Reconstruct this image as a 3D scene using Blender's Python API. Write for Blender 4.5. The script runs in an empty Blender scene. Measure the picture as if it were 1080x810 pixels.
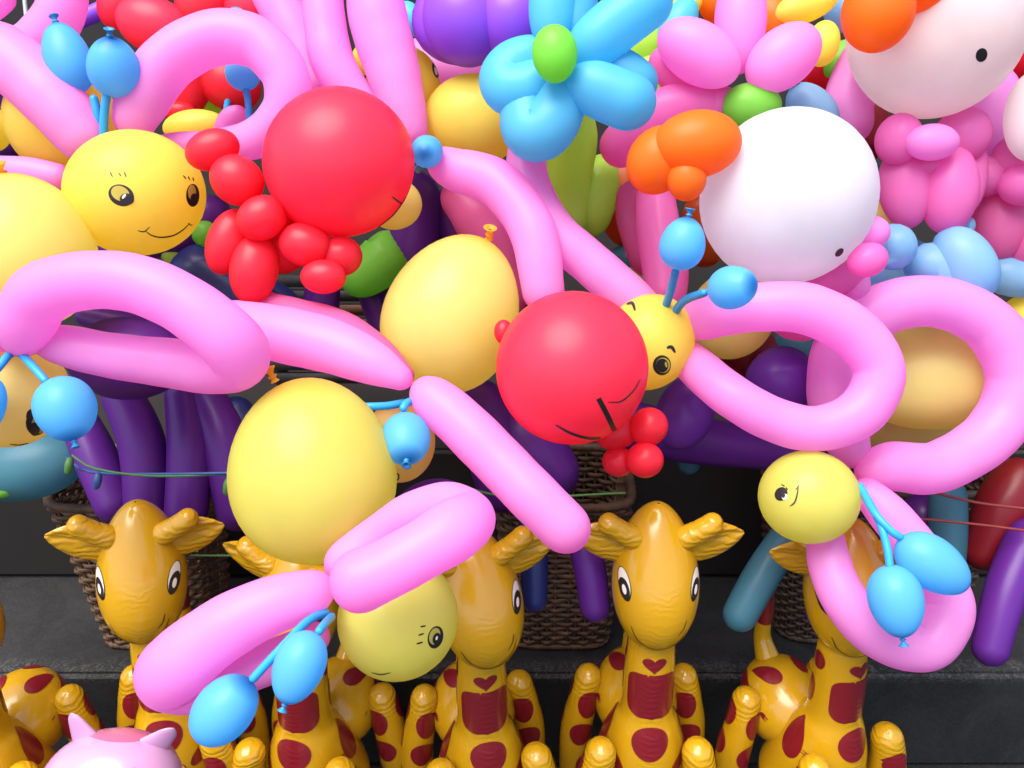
import bpy, bmesh, math, random
from mathutils import Vector, Matrix, Euler
from mathutils.bvhtree import BVHTree
R = math.radians
random.seed(5)
SC = bpy.context.scene
COL = SC.collection
# ------------------------------------------------------------------ camera
F = 899.0; PITCH = 25.0
CAMZ = 1.85
CAM = Vector((0, 0, CAMZ))
cam = bpy.data.cameras.new('camera'); camo = bpy.data.objects.new('camera', cam); COL.objects.link(camo)
camo.location = CAM; camo.rotation_euler = (R(90 - PITCH), 0, 0)
cam.sensor_width = 36; cam.lens = F / 1080 * 36; cam.clip_start = .02; cam.clip_end = 200
SC.camera = camo
CR = Euler((R(90 - PITCH), 0, 0)).to_matrix()
# ------------------------------------------------------------------ light
SUN_EL, SUN_AZ = 68, -140      # azimuth from +Y clockwise: sun is behind the camera, to the left
w = bpy.data.worlds.new('World'); SC.world = w; w.use_nodes = True
nt = w.node_tree; bg = nt.nodes['Background']
sky = nt.nodes.new('ShaderNodeTexSky'); sky.sky_type = 'NISHITA'; sky.sun_disc = False
sky.sun_elevation = R(SUN_EL); sky.sun_rotation = R(SUN_AZ); sky.air_density = 1.0; sky.dust_density = 3.5
nt.links.new(sky.outputs[0], bg.inputs[0]); bg.inputs[1].default_value = .125
sl = bpy.data.lights.new('sun', 'SUN'); sl.energy = 1.8; sl.angle = R(50); sl.color = (1, .96, .9)
so = bpy.data.objects.new('sun', sl); COL.objects.link(so)
sd = Vector((math.cos(R(SUN_EL)) * math.sin(R(SUN_AZ)), math.cos(R(SUN_EL)) * math.cos(R(SUN_AZ)), math.sin(R(SUN_EL))))
so.rotation_euler = sd.to_track_quat('Z', 'Y').to_euler()
SC.view_settings.view_transform = 'Standard'; SC.view_settings.look = 'None'
SC.view_settings.exposure = 1.4; SC.view_settings.gamma = 1
SC.render.engine = 'CYCLES'
SC.cycles.max_bounces = 10; SC.cycles.diffuse_bounces = 5; SC.cycles.transmission_bounces = 5; SC.cycles.glossy_bounces = 3
SC.cycles.use_denoising = True
# ------------------------------------------------------------------ materials
M = {}
def newmat(name):
    m = bpy.data.materials.new(name); m.use_nodes = True; n = m.node_tree
    for x in list(n.nodes): n.nodes.remove(x)
    out = n.nodes.new('ShaderNodeOutputMaterial'); M[name] = m
    return m, n, out
def balloon(name, col, thick=None, trans=.55, rough=.40, mottle=.05, coat=.12, bump=0):
    m, n, out = newmat(name)
    thick = thick or tuple(c * .55 for c in col)
    at = n.nodes.new('ShaderNodeAttribute'); at.attribute_name = 'neck'
    tc = n.nodes.new('ShaderNodeTexCoord'); nz = n.nodes.new('ShaderNodeTexNoise'); nz.inputs['Scale'].default_value = 9; nz.inputs['Detail'].default_value = 3
    n.links.new(tc.outputs['Object'], nz.inputs['Vector'])
    mx = n.nodes.new('ShaderNodeMix'); mx.data_type = 'RGBA'
    mx.inputs[6].default_value = (*col, 1); mx.inputs[7].default_value = (*thick, 1)
    n.links.new(at.outputs['Fac'], mx.inputs[0])
    hs = n.nodes.new('ShaderNodeHueSaturation'); mr = n.nodes.new('ShaderNodeMapRange')
    mr.inputs[1].default_value = .3; mr.inputs[2].default_value = .7; mr.inputs[3].default_value = 1 - mottle; mr.inputs[4].default_value = 1 + mottle
    n.links.new(nz.outputs['Fac'], mr.inputs[0]); n.links.new(mr.outputs[0], hs.inputs['Value']); n.links.new(mx.outputs[2], hs.inputs['Color'])
    p = n.nodes.new('ShaderNodeBsdfPrincipled'); p.inputs['Roughness'].default_value = rough
    p.inputs['Specular IOR Level'].default_value = .35; p.inputs['Coat Weight'].default_value = coat; p.inputs['Coat Roughness'].default_value = .2
    n.links.new(hs.outputs[0], p.inputs['Base Color'])
    t = n.nodes.new('ShaderNodeBsdfTranslucent'); n.links.new(hs.outputs[0], t.inputs['Color'])
    ms = n.nodes.new('ShaderNodeMixShader'); ms.inputs[0].default_value = trans
    n.links.new(p.outputs[0], ms.inputs[1]); n.links.new(t.outputs[0], ms.inputs[2]); n.links.new(ms.outputs[0], out.inputs[0])
    nz2 = n.nodes.new('ShaderNodeTexNoise'); nz2.inputs['Scale'].default_value = 28 if not bump else 60; nz2.inputs['Detail'].default_value = 2
    bp = n.nodes.new('ShaderNodeBump'); bp.inputs['Strength'].default_value = .06 + bump; bp.inputs['Distance'].default_value = .004
    n.links.new(tc.outputs['Object'], nz2.inputs['Vector']); wr = n.nodes.new('ShaderNodeTexNoise'); wr.inputs['Scale'].default_value = 110; wr.inputs['Detail'].default_value = 3; n.links.new(tc.outputs['Object'], wr.inputs['Vector'])
    wm = n.nodes.new('ShaderNodeMath'); wm.operation = 'MULTIPLY'; n.links.new(wr.outputs['Fac'], wm.inputs[0]); n.links.new(at.outputs['Fac'], wm.inputs[1])
    wa = n.nodes.new('ShaderNodeMath'); wa.operation = 'MULTIPLY_ADD'; n.links.new(wm.outputs[0], wa.inputs[0]); wa.inputs[1].default_value = 3.5; n.links.new(nz2.outputs['Fac'], wa.inputs[2])
    n.links.new(wa.outputs[0], bp.inputs['Height']); n.links.new(bp.outputs[0], p.inputs['Normal'])
    return m
balloon('pink', (.97, .40, .83), (.93, .18, .50))
balloon('hot_pink', (.97, .25, .64), (.9, .08, .38))
balloon('dusk_pink', (.9, .2, .5), (.75, .1, .35))
balloon('red', (.92, .025, .05), (.6, .005, .02), trans=.35)
balloon('red_ball', (.98, .045, .10), (.8, .02, .04), trans=.4)
balloon('yellow', (.98, .82, .14), (.93, .48, .02), trans=.55)
balloon('pale_yellow', (.92, .84, .27), (.95, .55, .03), trans=.6, rough=.33, coat=.25)
balloon('mustard', (.98, .86, .30), (.9, .5, .05))
balloon('honey', (.93, .77, .30), (.88, .48, .06), trans=.6, rough=.33, coat=.25)
balloon('lemon', (.82, .79, .19), (.95, .50, .03), trans=.6, rough=.33, coat=.25)
balloon('sky', (.17, .60, .93), (.01, .15, .42), trans=.55)
balloon('stem_blue', (.03, .33, .70), (.02, .25, .55), trans=.1)
balloon('flower_blue', (.16, .66, .90), (.05, .45, .75))
balloon('soft_blue', (.34, .60, .84), (.15, .42, .7))
balloon('teal', (.10, .29, .38), (.06, .2, .28))
balloon('purple', (.12, .02, .26), (.07, .01, .15), trans=.3)  # shade behind the bunch is put into this purple; violet is the lit copy
balloon('violet', (.29, .08, .74), (.18, .03, .5), trans=.25)
balloon('dusk_violet', (.14, .03, .34), (.07, .012, .17), trans=.2)
balloon('navy', (.015, .025, .13), (.01, .02, .12), trans=.15)
balloon('white', (.86, .84, .88), (.8, .75, .8), trans=.55)
balloon('pale_rose', (.95, .84, .83), (.85, .6, .6), trans=.55)
balloon('orange', (.97, .26, .02), (.9, .12, .005), trans=.55)
balloon('dark_red', (.22, .008, .014), (.15, .005, .01), trans=.2)
balloon('burnt_orange', (.62, .12, .012), (.5, .06, .005))
balloon('green', (.30, .80, .10), (.15, .45, .03))
balloon('lime', (.62, .90, .13), (.25, .42, .03))
def vinyl(name, col, rough=.22):
    m, n, out = newmat(name)
    p = n.nodes.new('ShaderNodeBsdfPrincipled'); p.inputs['Base Color'].default_value = (*col, 1); p.inputs['Roughness'].default_value = rough
    p.inputs['Coat Weight'].default_value = .35; p.inputs['Coat Roughness'].default_value = .12
    tc = n.nodes.new('ShaderNodeTexCoord')
    a = n.nodes.new('ShaderNodeTexNoise'); a.inputs['Scale'].default_value = 14; a.inputs['Detail'].default_value = 4
    n.links.new(tc.outputs['Object'], a.inputs['Vector'])
    # creases of the welded film, across the front seam
    wv = n.nodes.new('ShaderNodeTexWave'); wv.bands_direction = 'Z'; wv.inputs['Scale'].default_value = 24; wv.inputs['Distortion'].default_value = 9
    wv.inputs['Detail'].default_value = 2; n.links.new(tc.outputs['Object'], wv.inputs['Vector'])
    at = n.nodes.new('ShaderNodeAttribute'); at.attribute_name = 'crease'
    mu = n.nodes.new('ShaderNodeMath'); mu.operation = 'MULTIPLY'; n.links.new(wv.outputs['Fac'], mu.inputs[0]); n.links.new(at.outputs['Fac'], mu.inputs[1])
    ad = n.nodes.new('ShaderNodeMath'); ad.operation = 'MULTIPLY_ADD'; n.links.new(a.outputs['Fac'], ad.inputs[0]); ad.inputs[1].default_value = .25; n.links.new(mu.outputs[0], ad.inputs[2])
    b = n.nodes.new('ShaderNodeBump'); b.inputs['Strength'].default_value = .55; b.inputs['Distance'].default_value = .006
    n.links.new(ad.outputs[0], b.inputs['Height']); n.links.new(b.outputs[0], p.inputs['Normal'])
    n.links.new(p.outputs[0], out.inputs[0]); return m
vinyl('giraffe_yellow', (.55, .29, .006))
vinyl('giraffe_spot', (.19, .007, .013), .3)
vinyl('pig_pink', (.50, .26, .44)); vinyl('pig_blush', (.55, .13, .24))
def plain(name, col, rough=.6, scale=30, amt=.3, bump=.2):
    m, n, out = newmat(name)
    p = n.nodes.new('ShaderNodeBsdfPrincipled'); p.inputs['Roughness'].default_value = rough
    tc = n.nodes.new('ShaderNodeTexCoord'); nz = n.nodes.new('ShaderNodeTexNoise'); nz.inputs['Scale'].default_value = scale; nz.inputs['Detail'].default_value = 8
    n.links.new(tc.outputs['Object'], nz.inputs['Vector'])
    mx = n.nodes.new('ShaderNodeMix'); mx.data_type = 'RGBA'
    mx.inputs[6].default_value = (*[c * (1 - amt) for c in col], 1); mx.inputs[7].default_value = (*[min(1, c * (1 + amt)) for c in col], 1)
    n.links.new(nz.outputs['Fac'], mx.inputs[0]); n.links.new(mx.outputs[2], p.inputs['Base Color'])
    b = n.nodes.new('ShaderNodeBump'); b.inputs['Strength'].default_value = bump; b.inputs['Distance'].default_value = .003
    n.links.new(nz.outputs['Fac'], b.inputs['Height']); n.links.new(b.outputs[0], p.inputs['Normal'])
    n.links.new(p.outputs[0], out.inputs[0]); return m
plain('ink', (.012, .010, .010), .45, bump=0); plain('eye_white', (.85, .72, .66), .3, bump=0)
plain('wicker', (.10, .052, .024), .6, 22, .75); plain('dark_wicker', (.06, .034, .02), .6, 60, .5)
plain('wood_black', (.03, .026, .023), .6, 20, .5); plain('wood_brown', (.11, .045, .015), .6, 20, .5)
plain('string_green', (.06, .18, .04), .6); plain('string_blue', (.02, .07, .22), .5); plain('string_red', (.22, .03, .02), .5)
plain('wall_grey', (.03, .027, .025), .8, 6, .3); plain('shelf_dark', (.010, .007, .006), .7, 5, .4); plain('metal', (.4, .4, .4), .35)
def stone():
    m, n, out = newmat('stone')
    p = n.nodes.new('ShaderNodeBsdfPrincipled'); p.inputs['Roughness'].default_value = .75
    tc = n.nodes.new('ShaderNodeTexCoord')
    a = n.nodes.new('ShaderNodeTexNoise'); a.inputs['Scale'].default_value = 5; a.inputs['Detail'].default_value = 9; a.inputs['Roughness'].default_value = .7; a.inputs['Distortion'].default_value = 1.2
    b = n.nodes.new('ShaderNodeTexNoise'); b.inputs['Scale'].default_value = 45; b.inputs['Detail'].default_value = 8; b.inputs['Roughness'].default_value = .8; b.inputs['Distortion'].default_value = 3
    n.links.new(tc.outputs['Object'], a.inputs[0]); n.links.new(tc.outputs['Object'], b.inputs[0])
    at = n.nodes.new('ShaderNodeAttribute'); at.attribute_name = 'wear'
    r1 = n.nodes.new('ShaderNodeValToRGB'); e = r1.color_ramp.elements
    e[0].position = .42; e[0].color = (.003, .003, .0032, 1); e[1].position = .68; e[1].color = (.015, .0148, .015, 1)
    n.links.new(a.outputs[0], r1.inputs[0])
    r2 = n.nodes.new('ShaderNodeMapRange'); r2.inputs[1].default_value = .48; r2.inputs[2].default_value = .72; n.links.new(b.outputs[0], r2.inputs[0])
    mu = n.nodes.new('ShaderNodeMath'); mu.operation = 'MULTIPLY'; n.links.new(r2.outputs[0], mu.inputs[0]); n.links.new(at.outputs['Fac'], mu.inputs[1])
    mx = n.nodes.new('ShaderNodeMix'); mx.data_type = 'RGBA'; n.links.new(mu.outputs[0], mx.inputs[0]); n.links.new(r1.outputs[0], mx.inputs[6]); mx.inputs[7].default_value = (.13, .126, .12, 1)
    n.links.new(mx.outputs[2], p.inputs['Base Color'])
    bp = n.nodes.new('ShaderNodeBump'); bp.inputs['Strength'].default_value = .4; bp.inputs['Distance'].default_value = .006
    n.links.new(b.outputs[0], bp.inputs['Height']); n.links.new(bp.outputs[0], p.inputs['Normal']); n.links.new(p.outputs[0], out.inputs[0])
stone()
# ------------------------------------------------------------------ placing helpers
def at(px, py, d):
    """point at distance d (m, along the lens axis) seen at pixel px,py of the 1080x810 photo"""
    return CAM + CR @ Vector(((px - 540) / F * d, -(py - 405) / F * d, -d))
def rad(rpx, d): return rpx * d / F
def crom(P, t):
    n = len(P) - 1
    i = min(int(t), n - 1); u = t - i
    p1, p2 = P[i], P[i + 1]
    p0 = P[i - 1] if i > 0 else p1 + (p1 - p2)
    p3 = P[i + 2] if i + 2 <= n else p2 + (p2 - p1)
    return .5 * ((2 * p1) + (p2 - p0) * u + (2 * p0 - 5 * p1 + 4 * p2 - p3) * u * u + (3 * p1 - p0 - 3 * p2 + p3) * u ** 3)
class Geo:
    """vertices, faces, material slots and a 'neck' value per vertex, in the coordinates it is built in"""
    def __init__(s): s.v = []; s.f = []; s.m = []; s.a = []; s.mats = []
    def slot(s, mat):
        if mat not in s.mats: s.mats.append(mat)
        return s.mats.index(mat)
    def grid(s, rings, mat, neck=None, close=True):
        k = s.slot(mat); b = len(s.v); n = len(rings[0])
        for i, r in enumerate(rings):
            for q in r: s.v.append(q); s.a.append(neck[i] if neck else 0)
        for i in range(len(rings) - 1):
            for j in range(n if close else n - 1):
                j2 = (j + 1) % n
                s.f.append((b + i * n + j, b + i * n + j2, b + (i + 1) * n + j2, b + (i + 1) * n + j)); s.m.append(k)
    def box(s, c, hx, hy, hz, mat, rot=None):
        k = s.slot(mat); b = len(s.v); c = Vector(c); rot = rot or Matrix.Identity(3)
        for x in (-1, 1):
            for y in (-1, 1):
                for z in (-1, 1): s.v.append(c + rot @ Vector((x * hx, y * hy, z * hz))); s.a.append(0)
        for q in ((0, 1, 3, 2), (4, 6, 7, 5), (0, 4, 5, 1), (2, 3, 7, 6), (0, 2, 6, 4), (1, 5, 7, 3)):
            s.f.append(tuple(b + i for i in q)); s.m.append(k)
    def tube(s, pts, rs, mat, ns=28, cap=(1, 1), neckend=(0, 0), nmul=1, wob=0):
        """round tube through pts with radius rs; cap 1 = full round end, 0.5 = blunter"""
        P = [Vector(p) for p in pts]; n = len(P) - 1
        T = [i * n / (40 * n) for i in range(40 * n + 1)]
        C = [crom(P, t) for t in T]
        L = [0]
        for i in range(1, len(C)): L.append(L[-1] + (C[i] - C[i - 1]).length)
        tot = L[-1]
        def rr(t):
            i = min(int(t), n - 1); u = t - i
            a0 = rs[i - 1] if i else rs[0]; a3 = rs[min(n, i + 2)]
            v_ = .5 * (2 * rs[i] + (rs[i + 1] - a0) * u + (2 * a0 - 5 * rs[i] + 4 * rs[i + 1] - a3) * u * u + (3 * rs[i] - a0 - 3 * rs[i + 1] + a3) * u ** 3)
            return max(v_, .8 * min(rs[i], rs[i + 1]))
        ra, rb = rs[0], rs[-1]
        ra_, rb_ = min(ra, tot * .5), min(rb, tot * .5)
        N = max(10, int(nmul * tot / max(.004, .16 * max(rs))))
        S = []
        K = 7
        if cap[0]: S += [ra_ * (1 - math.cos(math.pi / 2 * i / K)) for i in range(K)]
        else: S += [0]
        lo = ra_ if cap[0] else tot / N; hi = tot - (rb_ if cap[1] else tot / N)
        S += [lo + (hi - lo) * i / N for i in range(N + 1)]
        if cap[1]: S += [tot - rb_ * (1 - math.cos(math.pi / 2 * i / K)) for i in range(K - 1, -1, -1)]
        else: S += [tot]
        rings = []; neck = []; up = None; j = 0
        for q in S:
            q = min(max(q, 0), tot)
            j = 0
            lo_, hi_ = 0, len(L) - 1
            while hi_ - lo_ > 1:
                md = (lo_ + hi_) // 2
                if L[md] <= q: lo_ = md
                else: hi_ = md
            u = (q - L[lo_]) / max(1e-9, L[hi_] - L[lo_]); t = T[lo_] + (T[hi_] - T[lo_]) * u
            c = C[lo_].lerp(C[hi_], u)
            tg = (crom(P, min(n, t + .03)) - crom(P, max(0, t - .03))).normalized()
            if up is None:
                up = tg.cross(Vector((.3, .9, .2))).normalized()
            up = (up - tg * up.dot(tg)).normalized(); sd_ = tg.cross(up)
            r = rr(t)
            if cap[0] and q < ra_: r *= math.sqrt(max(1e-5, 1 - ((ra_ - q) / ra_) ** 2))
            if cap[1] and q > tot - rb_: r *= math.sqrt(max(1e-5, 1 - ((q - tot + rb_) / rb_) ** 2))
            if wob: r *= 1 + wob * math.sin(q * 70 + 1) * math.sin(q * 31)
            rings.append([c + (up * math.cos(2 * math.pi * k / ns) + sd_ * math.sin(2 * math.pi * k / ns)) * r for k in range(ns)])
            nk = 0
            if neckend[0]: nk = max(nk, neckend[0] * max(0, 1 - q / (1.2 * rs[0] + .01)))
            if neckend[1]: nk = max(nk, neckend[1] * max(0, 1 - (tot - q) / (1.2 * rs[-1] + .01)))
            neck.append(nk)
        s.grid(rings, mat, neck)
    def pear(s, c, axis, a, b, mat, k=0, neck=0, n=26, ns=40):
        """surface of revolution round axis, half length a, radius b, slimmer towards +axis when k>0"""
        ax = Vector(axis).normalized(); u = ax.cross(Vector((.31, .87, .2))).normalized(); v = ax.cross(u)
        rings = []; nk = []
        for i in range(n + 1):
            th = math.pi * i / n; t = math.cos(th); r = b * max(math.sin(th), 1e-3) * (1 - k * t - .5 * k * k * (1 - t * t))
            rings.append([c + ax * (a * t) + (u * math.cos(2 * math.pi * q / ns) + v * math.sin(2 * math.pi * q / ns)) * r for q in range(ns)])
            nk.append(neck * max(0, (t - .74) / .26) ** 1.1 if neck else 0)
        s.grid(rings, mat, nk)
    def build(s, name, parent=None, origin=None, crease=None):
        if origin is None:
            lo = Vector([min(p[i] for p in s.v) for i in range(3)]); hi = Vector([max(p[i] for p in s.v) for i in range(3)]); origin = (lo + hi) / 2
        me = bpy.data.meshes.new(name); me.from_pydata([tuple(p - origin) for p in s.v], [], s.f)
        for mt in s.mats: me.materials.append(M[mt])
        me.polygons.foreach_set('material_index', s.m); me.polygons.foreach_set('use_smooth', [True] * len(s.f))
        at_ = me.attributes.new('neck', 'FLOAT', 'POINT'); at_.data.foreach_set('value', s.a)
        if crease:
            cr = me.attributes.new('crease', 'FLOAT', 'POINT'); cr.data.foreach_set('value', [crease(p) for p in s.v])
        bm = bmesh.new(); bm.from_mesh(me); bmesh.ops.recalc_face_normals(bm, faces=bm.faces); bm.to_mesh(me); bm.free()
        o = bpy.data.objects.new(name, me); COL.objects.link(o)
        po = WORLD.get(parent.name, Vector()) if parent else Vector()
        o.location = origin - po; WORLD[o.name] = Vector(origin); GEO[o.name] = s
        if parent: o.parent = parent
        return o
WORLD = {}; GEO = {}
def tag(o, label, cat, group=None, kind=None):
    o['label'] = label; o['category'] = cat
    if group: o['group'] = group
    if kind: o['kind'] = kind
    return o
def thing(name, loc, label, cat, group=None):
    o = bpy.data.objects.new(name, None); COL.objects.link(o); o.location = loc; o.empty_display_size = .05
    WORLD[o.name] = Vector(loc); return tag(o, label, cat, group)
def struct(o): o['kind'] = 'structure'; return o
# pixel-traced shapes, each with its own distance and real size
def T(pts, mat, name, parent, cap=(1, 1), neckend=(.4, .4), g=None):
    """pts: (px, py, d, rpx)"""
    G = g or Geo()
    G.tube([at(x, y, d) for x, y, d, r in pts], [rad(r, d) for x, y, d, r in pts], mat, cap=cap, neckend=neckend, wob=.012 if 'pink' in mat else 0)
    return None if g else G.build(name, parent)
def B(x, y, d, a, b, ang, mat, name=None, parent=None, k=0, neck=0, tilt=0, g=None):
    """balloon ball: half length a px along ang degrees (0 right, 90 up), radius b px; tilt leans the tip to the viewer"""
    G = g or Geo()
    ax = CR @ Vector((math.cos(R(ang)) * math.cos(R(tilt)), math.sin(R(ang)) * math.cos(R(tilt)), math.sin(R(tilt))))
    G.pear(at(x, y, d), ax, rad(a, d), rad(b, d), mat, k, neck)
    return None if g else G.build(name, parent)
def tip(x, y, d, a, ang, tilt=0, over=1.0):
    ax = CR @ Vector((math.cos(R(ang)) * math.cos(R(tilt)), math.sin(R(ang)) * math.cos(R(tilt)), math.sin(R(tilt))))
    return at(x, y, d) + ax * rad(a, d) * over, ax
def nozzle(p, ax, s, mat, parent):
    """tied neck: a knot and the flared rolled lip"""
    G = Geo(); ax = ax.normalized()
    prof = [(-.5, .9), (.0, .55), (.25, .5), (.5, .85), (.75, .9), (.95, .5), (1.2, .45), (1.7, .75), (2.2, 1.15), (2.35, 1.3), (2.45, 1.15), (2.3, .8), (1.9, .3)]
    u = ax.cross(Vector((.2, .8, .4))).normalized(); v = ax.cross(u)
    G.grid([[p + ax * (t * s) + (u * math.cos(q * math.pi / 8) * (1.15 if i > 6 else 1) + v * math.sin(q * math.pi / 8)) * r * s for q in range(16)] for i, (t, r) in enumerate(prof)], mat, [1] * len(prof))
    return G.build('knot', parent)
def twist_petal(g, cx, cy, d, ln, wd, ang, mat, lift=0, sep=.95):
    """loop petal: a sausage folded back on itself, crease down the middle"""
    a = R(ang); ux, uy = math.cos(a), -math.sin(a); vx, vy = -uy, ux
    r = wd * .46; q = r * .50
    P = [(.08, .25, .45), (.35, .95, .85), (.7, 1.05, 1.0), (.93, .5, 1.0), (.93, -.5, 1.0), (.7, -1.05, 1.0), (.35, -.95, .85), (.08, -.25, .45)]
    pts = [(cx + ux * ln * l * .84 + vx * q * s * .9, cy + uy * ln * l * .84 + vy * q * s * .9, d - lift * l + .012 * s, r * rr) for l, s, rr in P]
    T(pts, mat, None, None, g=g)
# -- marks drawn on a surface: traced as seen, laid on the real skin
def bvh(o):
    g = GEO[o.name]; return BVHTree.FromPolygons([tuple(v) for v in g.v], g.f)
def hit_px(tree, x, y, off):
    dr = (at(x, y, 1) - CAM).normalized(); h = tree.ray_cast(CAM, dr)
    if h[0] is None: return None
    nn = h[1] if h[1].dot(dr) < 0 else -h[1]
    return h[0] + nn * off
def stroke(G, tree, pts, wpx, mat, hit=hit_px, off=.0007, taper=True, step=1.2):
    P = [Vector((x, y, 0)) for x, y in pts]; n = len(P) - 1; N = max(6, int(sum((P[i + 1] - P[i]).length for i in range(n)) / step))
    k = G.slot(mat); prev = None
    for i in range(N + 1):
        t = n * i / N; c = crom(P, t); tg = (crom(P, min(n, t + .02)) - crom(P, max(0, t - .02)))
        if tg.length < 1e-9: continue
        tg.normalize(); nn = Vector((-tg.y, tg.x, 0))
        ww = wpx / 2 * ((.35 + .65 * math.sin(math.pi * min(1, max(0, i / N))) ** .5) if taper else 1)
        a = hit(tree, c.x + nn.x * ww, c.y + nn.y * ww, off); b = hit(tree, c.x - nn.x * ww, c.y - nn.y * ww, off)
        if a is None or b is None: prev = None; continue
        G.v += [a, b]; G.a += [0, 0]; cur = (len(G.v) - 2, len(G.v) - 1)
        if prev: G.f.append((prev[0], prev[1], cur[1], cur[0])); G.m.append(k)
        prev = cur
def blob(G, tree, cx, cy, shape, mat, hit=hit_px, off=.0007, rings=5):
    """shape: outline points relative to cx,cy"""
    k = G.slot(mat); n = len(shape); idx = []
    c = hit(tree, cx, cy, off)
    if c is None: return
    G.v.append(c); G.a.append(0); ci = len(G.v) - 1
    for r in range(1, rings + 1):
        row = []
        for x, y in shape:
            h = hit(tree, cx + x * r / rings, cy + y * r / rings, off)
            if h is None: row.append(None)
            else: G.v.append(h); G.a.append(0); row.append(len(G.v) - 1)
        idx.append(row)
    lim = .032
    def ok(*q): return all(i is not None for i in q) and max((G.v[i] - G.v[q[0]]).length for i in q) < lim
    for j in range(n):
        j2 = (j + 1) % n
        if ok(ci, idx[0][j], idx[0][j2]): G.f.append((ci, idx[0][j], idx[0][j2])); G.m.append(k)
        for r in range(rings - 1):
            q = (idx[r][j], idx[r][j2], idx[r + 1][j2], idx[r + 1][j])
            if ok(*q): G.f.append(q); G.m.append(k)
def ell(a, b, ang=0, n=28):
    c, s = math.cos(R(ang)), math.sin(R(ang))
    return [(a * math.cos(2 * math.pi * i / n) * c - b * math.sin(2 * math.pi * i / n) * s, a * math.cos(2 * math.pi * i / n) * s + b * math.sin(2 * math.pi * i / n) * c) for i in range(n)]
def drop(a, b, ang=0, n=32):
    c, s = math.cos(R(ang)), math.sin(R(ang)); out = []
    for i in range(n):
        t = 2 * math.pi * i / n; x = a * math.cos(t); y = b * math.sin(t) * (math.sin(t / 2) ** .8 if True else 1); out.append((x * c - y * s, x * s + y * c))
    return out
def rsq(a, b, p=4, n=40):
    out = []
    for i in range(n):
        t = 2 * math.pi * i / n; c, s = math.cos(t), math.sin(t)
        out.append((a * abs(c) ** (2 / p) * (1 if c > 0 else -1), b * abs(s) ** (2 / p) * (1 if s > 0 else -1)))
    return out
def heart(a, b, n=40):
    return [(a * math.sin(2 * math.pi * i / n) ** 3, b * (13 * math.cos(2 * math.pi * i / n) - 5 * math.cos(4 * math.pi * i / n) - 2 * math.cos(6 * math.pi * i / n) - math.cos(8 * math.pi * i / n)) / 15) for i in range(n)]
# ------------------------------------------------------------------ the place: stone steps, recess, wall
def zat(py, y):   # height of the sight line through photo row py at world y
    dr = at(540, py, 1) - CAM; return CAM.z + dr.z / dr.y * y
EDGE_Y = 1.6
TREAD_Z = zat(712, EDGE_Y)
BACK_Y = EDGE_Y + .36
FLOOR_Z = 0.0
def slab(name, x0, x1, y0, y1, z0, z1, mat, nx=2, ny=2, wear=None):
    """block whose top and front carry a fine grid so that wear can follow the nosing"""
    me = bpy.data.meshes.new(name); bm = bmesh.new(); bmesh.ops.create_cube(bm, size=1)
    for v in bm.verts: v.co = Vector(((x0 + x1) / 2 + v.co.x * (x1 - x0), (y0 + y1) / 2 + v.co.y * (y1 - y0), (z0 + z1) / 2 + v.co.z * (z1 - z0)))
    bmesh.ops.bevel(bm, geom=bm.edges[:], offset=.012, segments=3, affect='EDGES')
    bmesh.ops.bisect_plane(bm, geom=bm.verts[:] + bm.edges[:] + bm.faces[:], plane_co=(0, y0 + .065, 0), plane_no=(0, 1, 0))
    bmesh.ops.bisect_plane(bm, geom=bm.verts[:] + bm.edges[:] + bm.faces[:], plane_co=(0, y0 + .03, 0), plane_no=(0, 1, 0))
    bmesh.ops.bisect_plane(bm, geom=bm.verts[:] + bm.edges[:] + bm.faces[:], plane_co=(0, 0, z1 - .03), plane_no=(0, 0, 1))
    c = Vector(((x0 + x1) / 2, (y0 + y1) / 2, z0)); 
    for v in bm.verts: v.co -= c
    bm.to_mesh(me); bm.free(); me.materials.append(M[mat])
    a = me.attributes.new('wear', 'FLOAT', 'POINT')
    a.data.foreach_set('value', [max(.13, (1 if (v.co.z + c.z > z1 - .014 and v.co.y + c.y < y0 + .034) else 0)) for v in me.vertices])
    o = bpy.data.objects.new(name, me); COL.objects.link(o); o.location = c; return struct(o)
gm = Geo(); gm.v = [Vector(p) for p in ((-40, -40, FLOOR_Z), (40, -40, FLOOR_Z), (40, 40, FLOOR_Z), (-40, 40, FLOOR_Z))]; gm.a = [0] * 4; gm.f = [(0, 1, 2, 3)]; gm.m = [0]; gm.slot('stone')
struct(gm.build('ground', origin=Vector((0, 0, FLOOR_Z))))
slab('stone_step', -3.5, 3.5, EDGE_Y, BACK_Y + .6, FLOOR_Z, TREAD_Z, 'stone')
# dark recessed counter at the back of the step, and the wall of the shop behind
slab('counter_base', -3.5, 3.5, BACK_Y + .02, BACK_Y + .6, TREAD_Z + .003, TREAD_Z + .42, 'shelf_dark')
slab('shop_wall', -4.5, 4.5, BACK_Y + 1.0, BACK_Y + 1.2, FLOOR_Z, FLOOR_Z + 3.4, 'wall_grey')
pan = Geo(); pan.box((0, 3.15, 2.66), 4.2, .5, .012, 'shelf_dark', Euler((R(8), 0, 0)).to_matrix()); tag(pan.build('shade_panel', None), 'dark cloth awning over the shop front above the balloons', 'shade_panel')  # added out of view overhead, keeps skylight off the things at the back
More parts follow.
